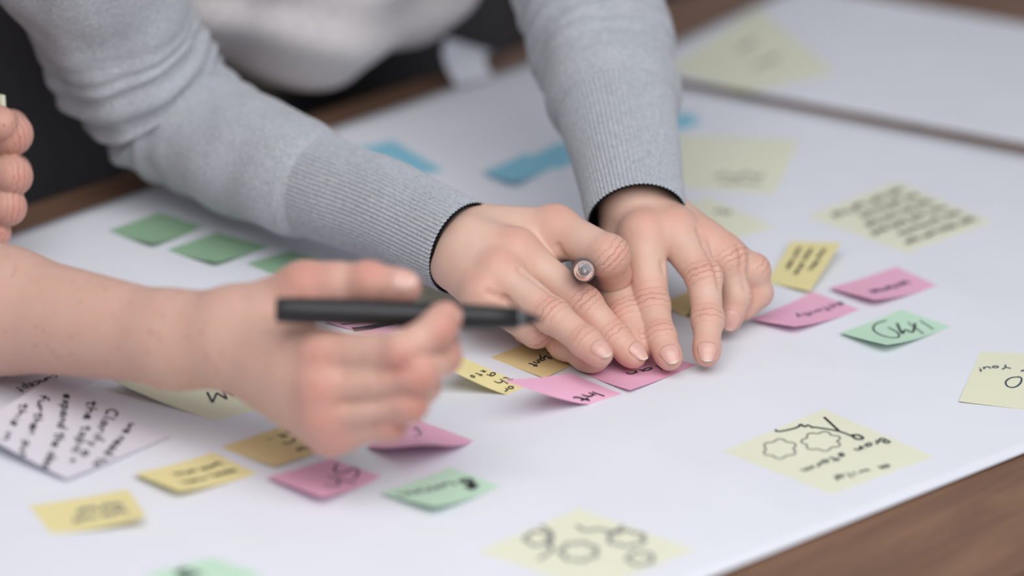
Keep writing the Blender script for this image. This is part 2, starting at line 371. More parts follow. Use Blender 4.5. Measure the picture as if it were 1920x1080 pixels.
# around the fingers
note(diamond((1085, 696), (1190, 650), (1306, 684), (1181, 731), hb=.0025), 'pink', 'pink note pressed flat under the fingertips', [('Plan', (1262, 679), (1174, 698), .0062)], width=.0009)
note([(1166, 738, 0), (1106, 758, 0), (943, 712, .030), (1070, 696, .006)], 'pink', 'pink note curling steeply off the sheet in front of the fingertips', [('Int', (1112, 731), (1070, 742), .0065)], pw=1.15, width=.0009)
note([(992, 722, 0), (951, 740, 0), (818, 680, .020), (868, 667, .012)], 'yellow', 'narrow yellow note curling up beside the pink curled note', [('or', (958, 722), (938, 729), .005), ('th', (955, 703), (925, 712), .006), ('a', (925, 695), (912, 700), .005), ('x t o', (905, 691), (880, 703), .004)], pw=1.15, width=.0007)
note(diamond((920, 670), (1052, 618), (1118, 662), (1021, 708), hb=.001), 'orange', 'amber note with a written word and question marks, under the curled little finger', [('Important', (1066, 646), (990, 683), .006), ('??', (1030, 653), (1000, 667), .0055)], width=.0009)
note(diamond((1238, 570), (1310, 534), (1400, 570), (1312, 604), hl=.002), 'orange', 'amber note seen between index and middle finger', [('go', (1305, 580), (1285, 592), .006)])
note([(1577, 455, .010), (1519, 543, .004), (1438, 528, 0), (1484, 450, .004)], 'yellow', 'yellow note just right of the hand, written all over', extra=scr_block(3, 11, .15, .8, .25, .75, .13, 9), pw=1.2, width=.0010)
note(diamond((1408, 594), (1525, 547), (1612, 580), (1490, 612), hl=.004, hb=.006), 'pink', 'pink note right of the hand, the nearer of two', [('activity', (1578, 566), (1490, 588), .0065)], width=.0010)
note(diamond((1556, 535), (1680, 500), (1757, 535), (1640, 562), hl=.004, hb=.006), 'pink', 'pink note farther back, above the green one', extra=scr_block(1, 14, .2, .9, .4, .4, .2, 14), ink=BLUEINK, width=.0010)
note(diamond((1576, 618), (1690, 580), (1782, 612), (1662, 646), hl=.004, hb=.007), 'green', 'pale green note with a swirl and zigzag, below the two pink notes',
     extra=[([(1662, 598), (1640, 603), (1636, 614), (1650, 624), (1672, 630), (1688, 628), (1683, 618), (1665, 610)], 1.), ([(1682, 603), (1692, 625), (1696, 612), (1712, 622), (1716, 604)], 1.4), ([(1702, 602), (1732, 622)], .8), ([(1725, 600), (1750, 615)], .8)], width=.0010)
note(diamond((1513, 405), (1680, 340), (1862, 416), (1700, 474)), 'paleyellow', 'large pale yellow note covered in scribbled writing, upper right', extra=scr_block(6, 17, .08, .95, .14, .86, .09, 16), width=.0012)
# far side
note([(1500, 262, 0), (1452, 364, .0), (1262, 350, 0), (1262, 254, 0)], 'paleyellow', 'pale yellow note beside the raised sleeve cuff', extra=[([(1340, 335), (1360, 325), (1380, 338), (1400, 322), (1420, 338), (1430, 328)], 1.4), ([(1350, 345), (1385, 342), (1425, 346)], 1.4)], ink=PENCIL, width=.0014)
note(diamond((1245, 395), (1330, 371), (1452, 425), (1368, 450)), 'paleyellow', 'pale yellow note behind the knuckles of the far hand', extra=[([(1340, 400), (1350, 392), (1362, 404), (1370, 396)], 1.4)], ink=PENCIL, width=.0014)
note(diamond((1255, 128), (1422, 17), (1564, 136), (1398, 172)), 'paleyellow', 'large yellow note lying across the gap between the two sheets', extra=scr_block(2, 19, .3, .7, .4, .7, .08, 8), ink=PENCIL, width=.001)
note(diamond((672, 276), (735, 262), (832, 320), (765, 330), hl=.003), 'blue', 'blue note behind the forearm, leftmost of the blue ones')
note(diamond((905, 319), (985, 287), (1040, 312), (962, 341), hl=.003, hb=.005), 'blue', 'blue note between the two sleeves, the nearer of a pair')
note(diamond((985, 297), (1052, 265), (1112, 290), (1045, 318)), 'blue', 'blue note tucked behind the raised sleeve')
note(diamond((1235, 226), (1288, 209), (1318, 228), (1268, 246)), 'blue', 'small blue note seen right of the raised cuff')
note(diamond((203, 432), (300, 398), (380, 425), (288, 456), hb=.004), 'dgreen', 'green note far left, first of the green row')
note(diamond((313, 468), (408, 436), (502, 462), (405, 491), hb=.004), 'dgreen', 'green note in the middle of the green row below the sleeve')
note(diamond((462, 494), (545, 470), (610, 490), (525, 520)), 'dgreen', 'green note last in the row, beside the thumb knuckle')
note(diamond((608, 600), (700, 572), (795, 603), (712, 634), hl=.002), 'pink', 'pink note glimpsed through the hand holding the marker', extra=[([(662, 617), (690, 614), (712, 608), (735, 603)], 5.), ([(640, 606), (670, 603)], 1.)], width=.0011)
note(diamond((738, 562), (800, 522), (885, 545), (825, 588)), 'cream', 'olive cream note between the cuff and the marker')
# paper curled up at the far edge of the sheet
def curled():
    a, b = P(856, 160, .004), P(925, 144, .004); V = []; n = 14
    nb = nrm(np.cross(b-a, (0, 0, 1)))
    for i in range(n):
        for j in range(9):
            u, v = i/(n-1), j/8
            h = .026*v*(1-.35*u); p = a+(b-a)*u-nb*(.016*math.sin(v*2.2)+.01*math.sin(u*5)*v)
            V.append((p[0], p[1], TZ+.004+h))
    o = mesh_obj('curled_paper', V, grid_faces(n, 9), SHEET); s = o.modifiers.new('t', 'SOLIDIFY'); s.thickness = .0004
    tag(o, 'white paper slip curling up at the far edge of the table, behind the raised sleeve', 'paper')
curled()

# ------------------------------------------------------------------ implicit surfaces -> one continuous skin mesh
def smin(a, b, k):
    h = np.maximum(k-np.abs(a-b), 0)/k; return np.minimum(a, b)-h*h*k*.25
def cap(p, a, b, ra, rb):
    ba = b-a; t = np.clip(((p-a)@ba)/max(ba@ba, 1e-12), 0, 1)
    return np.linalg.norm(p-a-t[:, None]*ba, axis=1)-(ra+(rb-ra)*t)
def ell(p, c, ax, rad):
    q = (p-c)@np.array(ax).T/np.array(rad)
    k0 = np.linalg.norm(q, axis=1)+1e-9; k1 = np.linalg.norm(q/np.array(rad), axis=1)+1e-9
    return k0*(k0-1)/k1
def surface(fn, lo, hi, h, newton=3):
    lo = np.array(lo); hi = np.array(hi); c = 4
    n = (np.ceil((hi-lo)/(h*c)).astype(int))*c+1
    ax = [lo[i]+h*np.arange(n[i]) for i in range(3)]
    cx = [a[::c] for a in ax]
    Gc = np.stack(np.meshgrid(*cx, indexing='ij'), -1).reshape(-1, 3)
    dc = fn(Gc).reshape([len(a) for a in cx])
    near = np.abs(dc) < h*c*1.8
    D = np.repeat(np.repeat(np.repeat(dc, c, 0), c, 1), c, 2)[:n[0], :n[1], :n[2]].copy()
    M = np.zeros(n, bool)
    idx = np.argwhere(near)
    for dx in range(-c//2, c//2+1):
        for dy in range(-c//2, c//2+1):
            for dz in range(-c//2, c//2+1):
                q = idx*c+np.array([dx, dy, dz]); q = np.clip(q, 0, n-1); M[q[:, 0], q[:, 1], q[:, 2]] = True
    I = np.argwhere(M); pts = lo+I*h
    for s in range(0, len(I), 400000):
        D[I[s:s+400000, 0], I[s:s+400000, 1], I[s:s+400000, 2]] = fn(pts[s:s+400000])
    ins = D < 0
    nc = n-1
    corner = [(i, j, k) for i in (0, 1) for j in (0, 1) for k in (0, 1)]
    cnt = np.zeros(nc, np.int8)
    for i, j, k in corner: cnt += ins[i:i+nc[0], j:j+nc[1], k:k+nc[2]]
    cells = np.argwhere((cnt > 0) & (cnt < 8))
    vid = -np.ones(nc, np.int64); vid[cells[:, 0], cells[:, 1], cells[:, 2]] = np.arange(len(cells))
    acc = np.zeros((len(cells), 3)); num = np.zeros(len(cells))
    for a in corner:
        for axn in range(3):
            if a[axn]: continue
            b = list(a); b[axn] = 1
            A = cells+np.array(a); B = cells+np.array(b)
            da = D[A[:, 0], A[:, 1], A[:, 2]]; db = D[B[:, 0], B[:, 1], B[:, 2]]
            s = (da < 0) != (db < 0); t = np.where(s, da/np.where(s, da-db, 1), 0)
            acc += np.where(s[:, None], A+t[:, None]*(B-A), 0); num += s
    V = lo+acc/num[:, None]*h
    F = []
    for axn in range(3):
        o1, o2 = [(1, 2), (2, 0), (0, 1)][axn]
        sl0 = [slice(None)]*3; sl1 = [slice(None)]*3; sl0[axn] = slice(0, -1); sl1[axn] = slice(1, None)
        ch = ins[tuple(sl0)] != ins[tuple(sl1)]
        E_ = np.argwhere(ch); E_ = E_[(E_[:, o1] > 0) & (E_[:, o2] > 0) & (E_[:, o1] < nc[o1]) & (E_[:, o2] < nc[o2])]
        g = []
        for d1, d2 in ((0, 0), (1, 0), (1, 1), (0, 1)):
            q = E_.copy(); q[:, o1] -= d1; q[:, o2] -= d2; g.append(vid[q[:, 0], q[:, 1], q[:, 2]])
        q = np.stack(g, 1); fl_ = ins[E_[:, 0], E_[:, 1], E_[:, 2]]
        q = np.where(fl_[:, None], q, q[:, ::-1]); F.append(q[(q >= 0).all(1)])
    F = np.concatenate(F)
    for _ in range(newton):
        d = fn(V); g = grad(fn, V, h*.3); V = V-g*np.clip(d, -h, h)[:, None]
    return V, F
def grad(fn, V, ep):
    g = np.stack([fn(V+np.eye(3)[i]*ep)-fn(V-np.eye(3)[i]*ep) for i in range(3)], 1)
    return g/(np.linalg.norm(g, axis=1)[:, None]+1e-12)
def q3(t): return P(t[0], t[1], t[2]+.0048)
class Hand:
    """fingers: lists of joints MCP,PIP,DIP,tip as 3-D points, radii, back-of-hand direction"""
    def __init__(s, wrist, fingers, thumb, back, arm=(), extra=(), kpalm=.012, rscale=1., kweb=.007, mc_r=(.0125, .0112)):
        s.f = []; s.back = nrm(back); s.kp = kpalm; s.kw = kweb
        s.wrist = wrist; s.mc = [(np.array(w_), np.array(f_['j'][0])) for w_, f_ in zip(wrist, fingers)]
        s.fingers = fingers; s.thumb = thumb; s.arm = arm; s.extra = extra; s.mcr = mc_r
    def finger_d(s, p, f):
        j, r = f['j'], f['r']; d = None
        for i in range(3):
            ra, rb = r[i], r[i+1]
            x = cap(p, j[i], j[i+1], ra, rb)
            d = x if d is None else smin(d, x, .0035)
        # joint thickening and the pad under the tip
        d = smin(d, np.linalg.norm(p-j[1], axis=1)-r[1]*.99, .003)
        d = smin(d, np.linalg.norm(p-j[2], axis=1)-r[2]*.98, .003)
        n_ = f['n']; t = nrm(j[3]-j[2]); pad = j[3]-t*.004-n_*r[3]*.22
        d = smin(d, np.linalg.norm(p-pad, axis=1)-r[3]*1.0, .004)
        return d
    def palm_d(s, p):
        d = None
        for (a, b) in s.mc:
            x = cap(p, a, b, *s.mcr); d = x if d is None else smin(d, x, s.kp)
        for (a, b) in s.mc:      # knuckle heads
            x = np.linalg.norm(p-(b+s.back*.0022), axis=1)-.0102; d = smin(d, x, .006)
        t = s.thumb['j']
        x = cap(p, t[0], t[1], s.thumb['r'][0], s.thumb['r'][1]); d = smin(d, x, s.kp*1.4)
        for it in s.extra:
            x = cap(p, *it[:4]) if it[0].shape == (3,) and len(it) >= 4 else 0; d = smin(d, x, it[4] if len(it) > 4 else s.kp)
        for it in s.arm: d = smin(d, cap(p, *it[:4]), it[4] if len(it) > 4 else .02)
        return d
    grooves = ()
    def __call__(s, p):
        d = s.core(p)
        for a, b, r, k in s.grooves:
            g = -cap(p, a, b, r, r*.7); h = np.maximum(k-np.abs(d-g), 0)/k; d = np.maximum(d, g)+h*h*k*.25
        return d
    def carve(s, lines, r=.0009, k=.0035):
        out = []
        for ln in lines:
            pts = []
            for (px, py) in ln:
                d_ = ray(px, py); d_ = d_/np.linalg.norm(d_); p = CAM+d_*1.55
                for _ in range(60):
                    p = p+d_*np.clip(float(s.core(p[None])[0]), -.002, .02)*.8
                pts.append(p-d_*.0006)
            out += [(pts[i], pts[i+1], r, k) for i in range(len(pts)-1)]
        s.grooves = out
    def core(s, p):
        pd = s.palm_d(p); out = None
        for f in s.fingers:
            x = smin(pd, s.finger_d(p, f), s.kw); out = x if out is None else smin(out, x, .0009)
        t = dict(s.thumb); t['j'] = [t['j'][1], t['j'][1]*.5+t['j'][2]*.5, t['j'][2], t['j'][3]]; t['r'] = [t['r'][1], (t['r'][1]+t['r'][2])/2, t['r'][2], t['r'][3]]
        x = smin(pd, s.finger_d(p, t), .010); out = smin(out, x, .0009)
        return out
    def attrs(s, V, nor):
        cx = np.zeros(len(V)); cw = np.zeros(len(V)); fl_ = np.zeros(len(V))
        items = []
        for f in s.fingers+[s.thumb]:
            for ji, wt in ((1, 1.), (2, .75)):
                items.append((f, ji, wt))
        for f, ji, wt in items:
            j = f['j']; c = j[ji]; t = nrm(nrm(j[ji+1]-c)+nrm(c-j[ji-1])); n_ = f['n']
            bend = nrm(c-j[ji-1])-nrm(j[ji+1]-c)
            if np.linalg.norm(bend) > .45: n_ = nrm(bend)
            x = (V-c)@t; lat = (V-c)-x[:, None]*t; rr = f['r'][ji]
            wgt = wt*np.exp(-(x/(rr*.62))**2)*np.clip(((nor@n_)-.05)*1.6, 0, 1)*(np.linalg.norm(lat, axis=1) < rr*1.5)
            m = wgt > cw; cw[m] = wgt[m]; cx[m] = x[m]*1000
            fl_ = np.maximum(fl_, .55*np.exp(-(np.linalg.norm(V-c-n_*rr, axis=1)/(rr*1.1))**2))
        for f in s.fingers:
            fl_ = np.maximum(fl_, .55*np.exp(-(np.linalg.norm(V-f['j'][0]-s.back*.010, axis=1)/.012)**2))
        for f in s.fingers+[s.thumb]:
            fl_ = np.maximum(fl_, .6*np.exp(-(np.linalg.norm(V-f['j'][3], axis=1)/.012)**2))
        return cx, cw, fl_
def finger(pts, r, n): 
    j = [q3(t) for t in pts]; t = nrm(j[3]-j[2]); n = nrm(n); n = nrm(n-t*(n@t)); return dict(j=j, r=r, n=n)
def nail(hand, f, parent, W=50, L=.0115, off=-.0045, tipw=.02, side=0.):
    j = f['j']; t = nrm(j[3]-j[2]); n_ = nrm(f['n']-t*(f['n']@t)); sd = np.cross(t, n_); n_ = nrm(n_+sd*side); sd = np.cross(t, n_)
    nu, nv = 17, 15; V = np.zeros((nu, nv, 3)); rr = f['r'][3]
    for i in range(nu):
        a = -1+2*i/(nu-1); ed = (1-abs(a)**3.2)
        b0 = .24*(1-math.sqrt(max(0, 1-abs(a)**2.2))) ; b1 = 1-.42*(1-math.sqrt(max(0, 1-abs(a)**2.1)))
        for k in range(nv):
            b = b0+(b1-b0)*k/(nv-1); ph = math.radians(W)*a
            V[i, k] = j[3]+t*(off+b*L)+ (n_*math.cos(ph)+sd*math.sin(ph))*.0001
            V[i, k] = np.concatenate([V[i, k]])
    base = V.reshape(-1, 3).copy(); ph = np.repeat(np.radians(W)*(-1+2*np.arange(nu)/(nu-1)), nv)
    dr = n_[None]*np.cos(ph)[:, None]+sd[None]*np.sin(ph)[:, None]
    R_ = np.full(len(base), rr*2.2)
    for _ in range(40):
        d = hand(base+dr*R_[:, None]); R_ = R_-np.clip(d, -.001, .002)*.8
    R_ = R_.reshape(nu, nv)
    for k in range(1, nv):     # the plate keeps its slope past the flesh
        if k > nv*.62: R_[:, k] = np.maximum(R_[:, k], R_[:, k-1]-.00028)
    aa = np.abs(-1+2*np.arange(nu)/(nu-1))[:, None]
    R_ = R_+.00045-.0004*aa**6-.0004*(np.arange(nv)[None] == 0)
    V = base+dr*R_.reshape(-1)[:, None]
    o = mesh_obj('fingernail', V, grid_faces(nu, nv), NAIL, parent); o.data.materials.append(NAILTIP)
    for pi, pl in enumerate(o.data.polygons):
        kk = pi % (nv-1)
        if kk >= (nv-1)*(1-tipw)-1: pl.material_index = 1
    s = o.modifiers.new('t', 'SOLIDIFY'); s.thickness = .0005; s.offset = -1
    return o
def skin_object(name, pieces, m, parent):
    """pieces: (V,F,cx,cw,fl) joined in one mesh"""
    off = 0; Vs, Fs, A = [], [], [[], [], []]
    for V, F, *at in pieces:
        Vs.append(V); Fs.append(F+off); off += len(V)
        for k in range(3): A[k].append(at[k] if at else np.zeros(len(V)))
    V = np.concatenate(Vs); F = np.concatenate(Fs)
    me = bpy.data.meshes.new(name); me.vertices.add(len(V)); me.vertices.foreach_set('co', V.astype(np.float32).ravel())
    me.loops.add(F.size); me.polygons.add(len(F)); me.loops.foreach_set('vertex_index', F.astype(np.int32).ravel())
    me.polygons.foreach_set('loop_start', np.arange(0, F.size, 4, dtype=np.int32)); me.polygons.foreach_set('loop_total', np.full(len(F), 4, np.int32))
    me.update(calc_edges=True); me.validate(); me.shade_smooth()
    for k, nm in enumerate(('crease_x', 'crease_w', 'flush')):
        at = me.attributes.new(nm, 'FLOAT', 'POINT'); at.data.foreach_set('value', np.concatenate(A[k]).astype(np.float32))
    me.materials.append(m); o = bpy.data.objects.new(name, me); link(o, parent); return o
def make(hand, h, pad=.018, lo=None, hi=None):
    pts = [x for f in hand.fingers+[hand.thumb] for x in f['j']]+[a for a, b in hand.mc]+[x for it in hand.arm for x in it[:2]]
    pts = np.array(pts); pd = max([.016]+[max(it[2:4])+.004 for it in hand.arm])
    V, F = surface(hand, pts.min(0)-pd if lo is None else lo, pts.max(0)+pd if hi is None else hi, h)
    nor = grad(hand, V, .0005); return (V, F, *hand.attrs(V, nor))
def Z(px, py, z): return CAM+ray(px, py)*z
# ------------------------------------------------------------------ person in the grey cardigan
up_r = (.18, -.50, .85)
R_wrist = [q3(t) for t in ((893, 425, .052), (884, 448, .053), (872, 478, .046), (860, 505, .038))]
R_f = [
    finger([(1040, 430, .055), (1141, 479, .053), (1151, 518, .035), (1112, 526, .025)], [.0125, .0110, .0095, .0080], (.3, -.8, .4)),
    finger([(964, 473, .050), (1094, 571, .0265), (1152, 633, .0145), (1189, 667, .0088)], [.0120, .0100, .0083, .0068], (.35, -.50, .80)),
    finger([(934, 512, .044), (1036, 592, .032), (1098, 641, .025), (1126, 664, .0225)], [.0110, .0094, .0081, .0067], (.1, -.55, .8)),
    finger([(905, 552, .034), (1006, 620, .017), (988, 616, .010), (970, 604, .009)], [.0105, .0088, .0075, .0065], (.2, -.9, .4))]
R_t = dict(j=[q3(t) for t in ((915, 470, .032), (1000, 570, .020), (1062, 638, .0105), (1114, 668, .0085))], r=[.0150, .0115, .0105, .0088], n=nrm((.5, -.3, .8)))
RP0, RP1 = Z(868, 465, 1.892), Z(725, 396, 1.925); acr = nrm(R_wrist[3]-R_wrist[0])
R_arm = [(R_wrist[0]*.35+R_wrist[3]*.65, RP0+acr*.007, .0145, .0155, .008), (R_wrist[0]*.65+R_wrist[3]*.35, RP0-acr*.007, .0145, .0155, .008), (RP0+acr*.007, RP1+acr*.006, .0155, .0175, .008), (RP0-acr*.007, RP1-acr*.006, .0155, .0175, .008)]
handR = Hand(R_wrist, R_f, R_t, up_r, R_arm, [(q3((1004, 448, .050)), q3((1036, 470, .046)), .0085, .0075, .008)])
handR.carve([[(976, 506), (1012, 532), (1050, 560)], [(916, 550), (948, 562), (968, 578)], [(1046, 463), (1058, 480)]])
L_wrist = [q3(t) for t in ((1172, 366, .060), (1186, 362, .063), (1202, 370, .059), (1212, 382, .052))]
L_f = [
    finger([(1207, 440, .052), (1222, 574, .0235), (1238, 632, .0145), (1256, 671, .0085)], [.0122, .0096, .0084, .0069], (.05, -.75, .65)),
    finger([(1262, 434, .052), (1320, 520, .037), (1327, 600, .0205), (1325, 664, .0090)], [.0122, .0096, .0084, .0069], (0, -.85, .5)),
    finger([(1316, 457, .044), (1364, 492, .038), (1380, 556, .0205), (1368, 600, .0095)], [.0110, .0095, .0082, .0067], (.1, -.85, .5)),
    finger([(1356, 482, .038), (1412, 507, .031), (1421, 549, .018), (1394, 580, .0105)], [.0105, .0090, .0078, .0064], (.3, -.85, .4))]
L_t = dict(j=[q3(t) for t in ((1178, 430, .040), (1150, 530, .026), (1176, 596, .0165), (1200, 645, .0095))], r=[.0155, .0118, .0105, .0085], n=nrm((-.6, -.6, .5)))
L_arm = [(q3((1184, 368, .062)), q3((1168, 265, .074)), .0168, .019, .010), (q3((1212, 370, .058)), q3((1192, 265, .070)), .0165, .019, .010)]
handL = Hand(L_wrist, L_f, L_t, (.05, -.45, .9), L_arm, mc_r=(.0125, .0104))
handL.carve([[(1311, 432), (1322, 462), (1342, 500), (1350, 540)], [(1386, 462), (1392, 500), (1398, 540)], [(1243, 495), (1245, 508)]])
HR = .0010
pa = bpy.data.objects.new('person', None); link(pa)
tag(pa, 'person in light grey ribbed-cuff cardigan leaning over the table, arranging notes with both hands', 'person')
pieces = [make(handR, HR), make(handL, HR)]
def sdf_of(caps, k):
    def f(p):
        d = None
        for c in caps:
            x = cap(p, *c[:4]); d = x if d is None else smin(d, x, c[4] if len(c) > 4 else k)
        return d
    lo = np.min([np.minimum(c[0], c[1])-max(c[2], c[3]) for c in caps], 0)-.02; hi = np.max([np.maximum(c[0], c[1])+max(c[2], c[3]) for c in caps], 0)+.02
    return f, lo, hi
def cap_surface(caps, k, h):
    f, lo, hi = sdf_of(caps, k); return surface(f, lo, hi, h, 1)
def sdf_object(name, caps, k, h, m, parent, mod=None):
    f, lo, hi = sdf_of(caps, k); g = (lambda p: mod(p, f(p))) if mod else f
    V, F = surface(g, lo, hi, h, 2); return mesh_obj(name, V, F, m, parent)
R_elb, L_elb = Z(310, 208, 2.02), Z(1095, -150, 2.045)
R_sho, L_sho = T(-.17, -.01, 1.07), T(.20, .0, 1.09)
hipA = T(.15, -.24, .90); chest = T(.03, -.04, 1.06)
RP = [Z(868, 465, 1.892), Z(725, 396, 1.925), Z(590, 345, 1.955), Z(450, 285, 1.99), Z(325, 212, 2.02), Z(240, 105, 2.0), Z(190, 0, 1.975), Z(100, -200, 1.93), R_sho]
RR = [.0270, .0285, .0305, .0370, .0425, .0455, .048, .056, .068]
LP = [P(1196, 412, .0585), P(1176, 305, .075), P(1157, 205, .091), P(1132, 100, .109), P(1108, 0, .126), L_elb, L_sho]
LRr = [.0282, .0305, .0350, .0405, .0445, .049, .066]
def arm_chain(Pth, Rad): return [(Pth[i], Pth[i+1], Rad[i]-.0105-.0015*i, Rad[i+1]-.0105-.0015*(i+1)) for i in range(1, len(Pth)-1)]
pieces.append(cap_surface(arm_chain(RP, RR)+arm_chain(LP, LRr)+[(R_sho, chest, .05, .09), (L_sho, chest, .05, .09),
    (chest, hipA, .10, .11), (chest, T(.02, .08, 1.13), .05, .048)], .02, .006))
# ------- sleeves
def tube_mesh(name, path, radii, m, parent, nseg=96, nlen=60, disp=None, s0=0., s1=1., flat=1.):
    path = [np.array(p) for p in path]; n = len(path)
    def cr(L, t):
        x = t*(n-1); i = min(int(x), n-2); f = x-i
        g = lambda k: L[min(max(k, 0), n-1)]
        a, b, c, d = g(i-1), g(i), g(i+1), g(i+2)
        return .5*((2*b)+(-a+c)*f+(2*a-5*b+4*c-d)*f*f+(-a+3*b-3*c+d)*f**3)
    ts = np.linspace(s0, s1, nlen); pts = np.array([cr(path, t) for t in ts]); rr = [cr(radii, t) for t in ts]
    up = np.array([0, 0, 1.]); V = []
    for i in range(nlen):
        tg = nrm(pts[min(i+1, nlen-1)]-pts[max(i-1, 0)]); 
        if i == 0: sx = nrm(np.cross(tg, up))
        sx = nrm(sx-tg*(sx@tg)); sy = np.cross(sx, tg)
        for k in range(nseg):
            a = 2*math.pi*k/nseg; r = rr[i]+(disp(ts[i], a, pts[i]+(sx*math.cos(a)+sy*math.sin(a))*rr[i]) if disp else 0)
            V.append(pts[i]+sx*math.cos(a)*r+sy*math.sin(a)*r*flat)
    return mesh_obj(name, V, grid_faces(nlen, nseg, True), m, parent)
from mathutils import noise as mn
def folds(amp):
    def d(t, a, p): return amp*(mn.noise(Vector(p)*26)+.5*mn.noise(Vector(p*np.array([60, 60, 30]))))+.0
    return d
def ribs(cnt, amp):
    def d(t, a, p): return amp*math.cos(a*cnt)+.0012*mn.noise(Vector(p)*30)
    return d
sR = bpy.data.objects.new('cardigan', None); link(sR, pa)
tube_mesh('cuff', RP, RR, KNIT, sR, 504, 50, ribs(72, .00042), 0, .24, 1.0)
tube_mesh('cuff', LP, LRr, KNIT, sR, 504, 50, ribs(72, .00042), 0, .322, 1.0)
def sleeve_disp(amp, tend, cuff):
    fo = folds(amp)
    def d(t, a, p): return fo(t, a, p)*min(1, (t-cuff)*8+.15)*.7+.0028*math.exp(-((t-.56)/.10)**2)*math.sin(t*150+4*mn.noise(Vector(p)*12)+1.5*math.sin(a))+0*min(1, (t-cuff)*8+.15)+.0035*math.exp(-((t-cuff-.045)/.04)**2)-.002*math.exp(-((t-cuff)/.008)**2)
    return d
for Pth, Rad, c in ((RP, RR, .238), (LP, LRr, .319)):
    o = tube_mesh('sleeve', Pth, Rad, KNIT, sR, 120, 130, sleeve_disp(.0065, 1, c), c, 1.)
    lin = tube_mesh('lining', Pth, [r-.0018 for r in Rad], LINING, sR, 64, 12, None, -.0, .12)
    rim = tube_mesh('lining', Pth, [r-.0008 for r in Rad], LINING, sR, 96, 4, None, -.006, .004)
def openfront(p, d):
    return d
backc = T(.05, -.10, 1.10)
sdf_object('cardigan_back', [(R_sho, L_sho, .075, .075), (T(.03, -.05, 1.12), T(.14, -.26, 1.0), .12, .125)], .05, .008, KNIT, sR)
def shirt_mod(p, d):
    q = p-E0; a = q@e
    return d+.0022*np.sin(p[:, 2]*150+a*14+2*np.sin(a*23))+.0045*np.sin(a*60+np.sin(p[:, 2]*25)*1.5)*np.clip((1.02-p[:, 2])*6, 0, 1)
sdf_object('shirt', [(T(-.05, .0, 1.03), T(.13, .0, 1.03), .09, .09), (T(.03, -.03, 1.0), T(.14, -.20, .93), .12, .13), (T(-.02, -.05, .90), T(.22, -.05, .895), .095, .090), (T(.05, -.005, .835), T(.12, -.005, .835), .062, .060)], .05, .006, SHIRT, pa, shirt_mod)
sdf_object('trousers', [(T(.0, -.24, .88), T(.28, -.24, .88), .12, .12), (T(.0, -.22, .86), T(-.10, -.16, .48), .10, .075), (T(-.10, -.16, .48), T(-.10, -.22, .05), .075, .06), (T(.28, -.22, .86), T(.36, -.16, .48), .105, .075), (T(.36, -.16, .48), T(.36, -.22, .05), .075, .06)], .05, .010, TROUSER, pa)
# ------- pen held between index and middle finger
def revolve(name, prof, a, b, m, parent=None, seg=40):
    ax = nrm(b-a); sx = nrm(np.cross(ax, (0.1, .2, 1))); sy = np.cross(ax, sx); V = []
    for (x, r) in prof:
        for k in range(seg):
            an = 2*math.pi*k/seg; V.append(a+ax*x+(sx*math.cos(an)+sy*math.sin(an))*r)
    return mesh_obj(name, V, grid_faces(len(prof), seg, True), m, parent)
GREYP = mat('dark_grey_barrel', (.09, .09, .105), .35, .5); CLEAR = mat('clear_plastic', (.75, .72, .72), .06, .5, Transmission_Weight=.85, IOR=1.45); STEEL = mat('steel_refill', (.6, .6, .62), .2, .5, Metallic=1.)
BLACKP = mat('black_marker_plastic', (.014, .014, .016), .42, .45)
pen = bpy.data.objects.new('pen', None); link(pen); tag(pen, 'dark grey pen with clear rounded end, gripped between index and middle finger', 'pen')
A0, A1 = Z(1096, 509, 1.842), Z(1078, 490, 1.975)
revolve('barrel', [(.007, .0), (.007, .0058), (.0085, .0064), (.03, .0064), (.13, .0062), (.138, .005), (.139, 0)], A0, A1, GREYP, pen)
revolve('clear_end', [(-.004, 0), (-.0037, .0016), (-.003, .0029), (-.0015, .0041), (.001, .0050), (.005, .0056), (.0085, .0059)], A0, A1, CLEAR, pen)
revolve('metal_core', [(-.001, 0), (-.0006, .0014), (.001, .0022), (.007, .0030)], A0, A1, STEEL, pen)

bodyA = skin_object('body', pieces, SK_A, pa)
for hd, f, k in ((handR, R_f[1], dict(off=-.0034, side=-.1)), (handR, R_f[2], dict(off=-.0036)), (handL, L_f[0], dict(off=-.0034)), (handL, L_f[1], dict(off=-.0034)), (handL, L_f[2], {})):
    nail(hd, f, pa, **k)
# ------------------------------------------------------------------ person with bare forearms and the black marker
up_b = (.0, -1., .25)
def FZ(pts, r, n):
    j = [Z(*t) for t in pts]; t = nrm(j[3]-j[2]); n = nrm(n); n = nrm(n-t*(n@t)); return dict(j=j, r=r, n=n)
B_wrist = [Z(*t) for t in ((425, 598, 1.733), (418, 622, 1.729), (415, 650, 1.730), (424, 668, 1.735))]
B_f = [
    FZ([(606, 668, 1.692), (752, 662, 1.668), (820, 618, 1.673), (838, 594, 1.682)], [.0125, .0100, .0088, .0074], (.6, -.6, -.3)),
    FZ([(604, 728, 1.688), (778, 704, 1.668), (830, 668, 1.688), (832, 636, 1.706)], [.0122, .0102, .0088, .0074], (.6, -.7, -.3)),
    FZ([(608, 776, 1.691), (765, 756, 1.674), (792, 722, 1.695), (770, 700, 1.712)], [.0118, .0096, .0085, .0074], (.6, -.7, -.3)),
    FZ([(622, 806, 1.697), (730, 794, 1.684), (748, 765, 1.702), (725, 745, 1.715)], [.0102, .0086, .0078, .0070], (.6, -.7, -.3))]
B_t = dict(j=[Z(*t) for t in ((475, 592, 1.728), (572, 544, 1.716), (690, 530, 1.704), (758, 538, 1.698))], r=[.0155, .0128, .0103, .0086], n=nrm((.1, -.6, .8)))
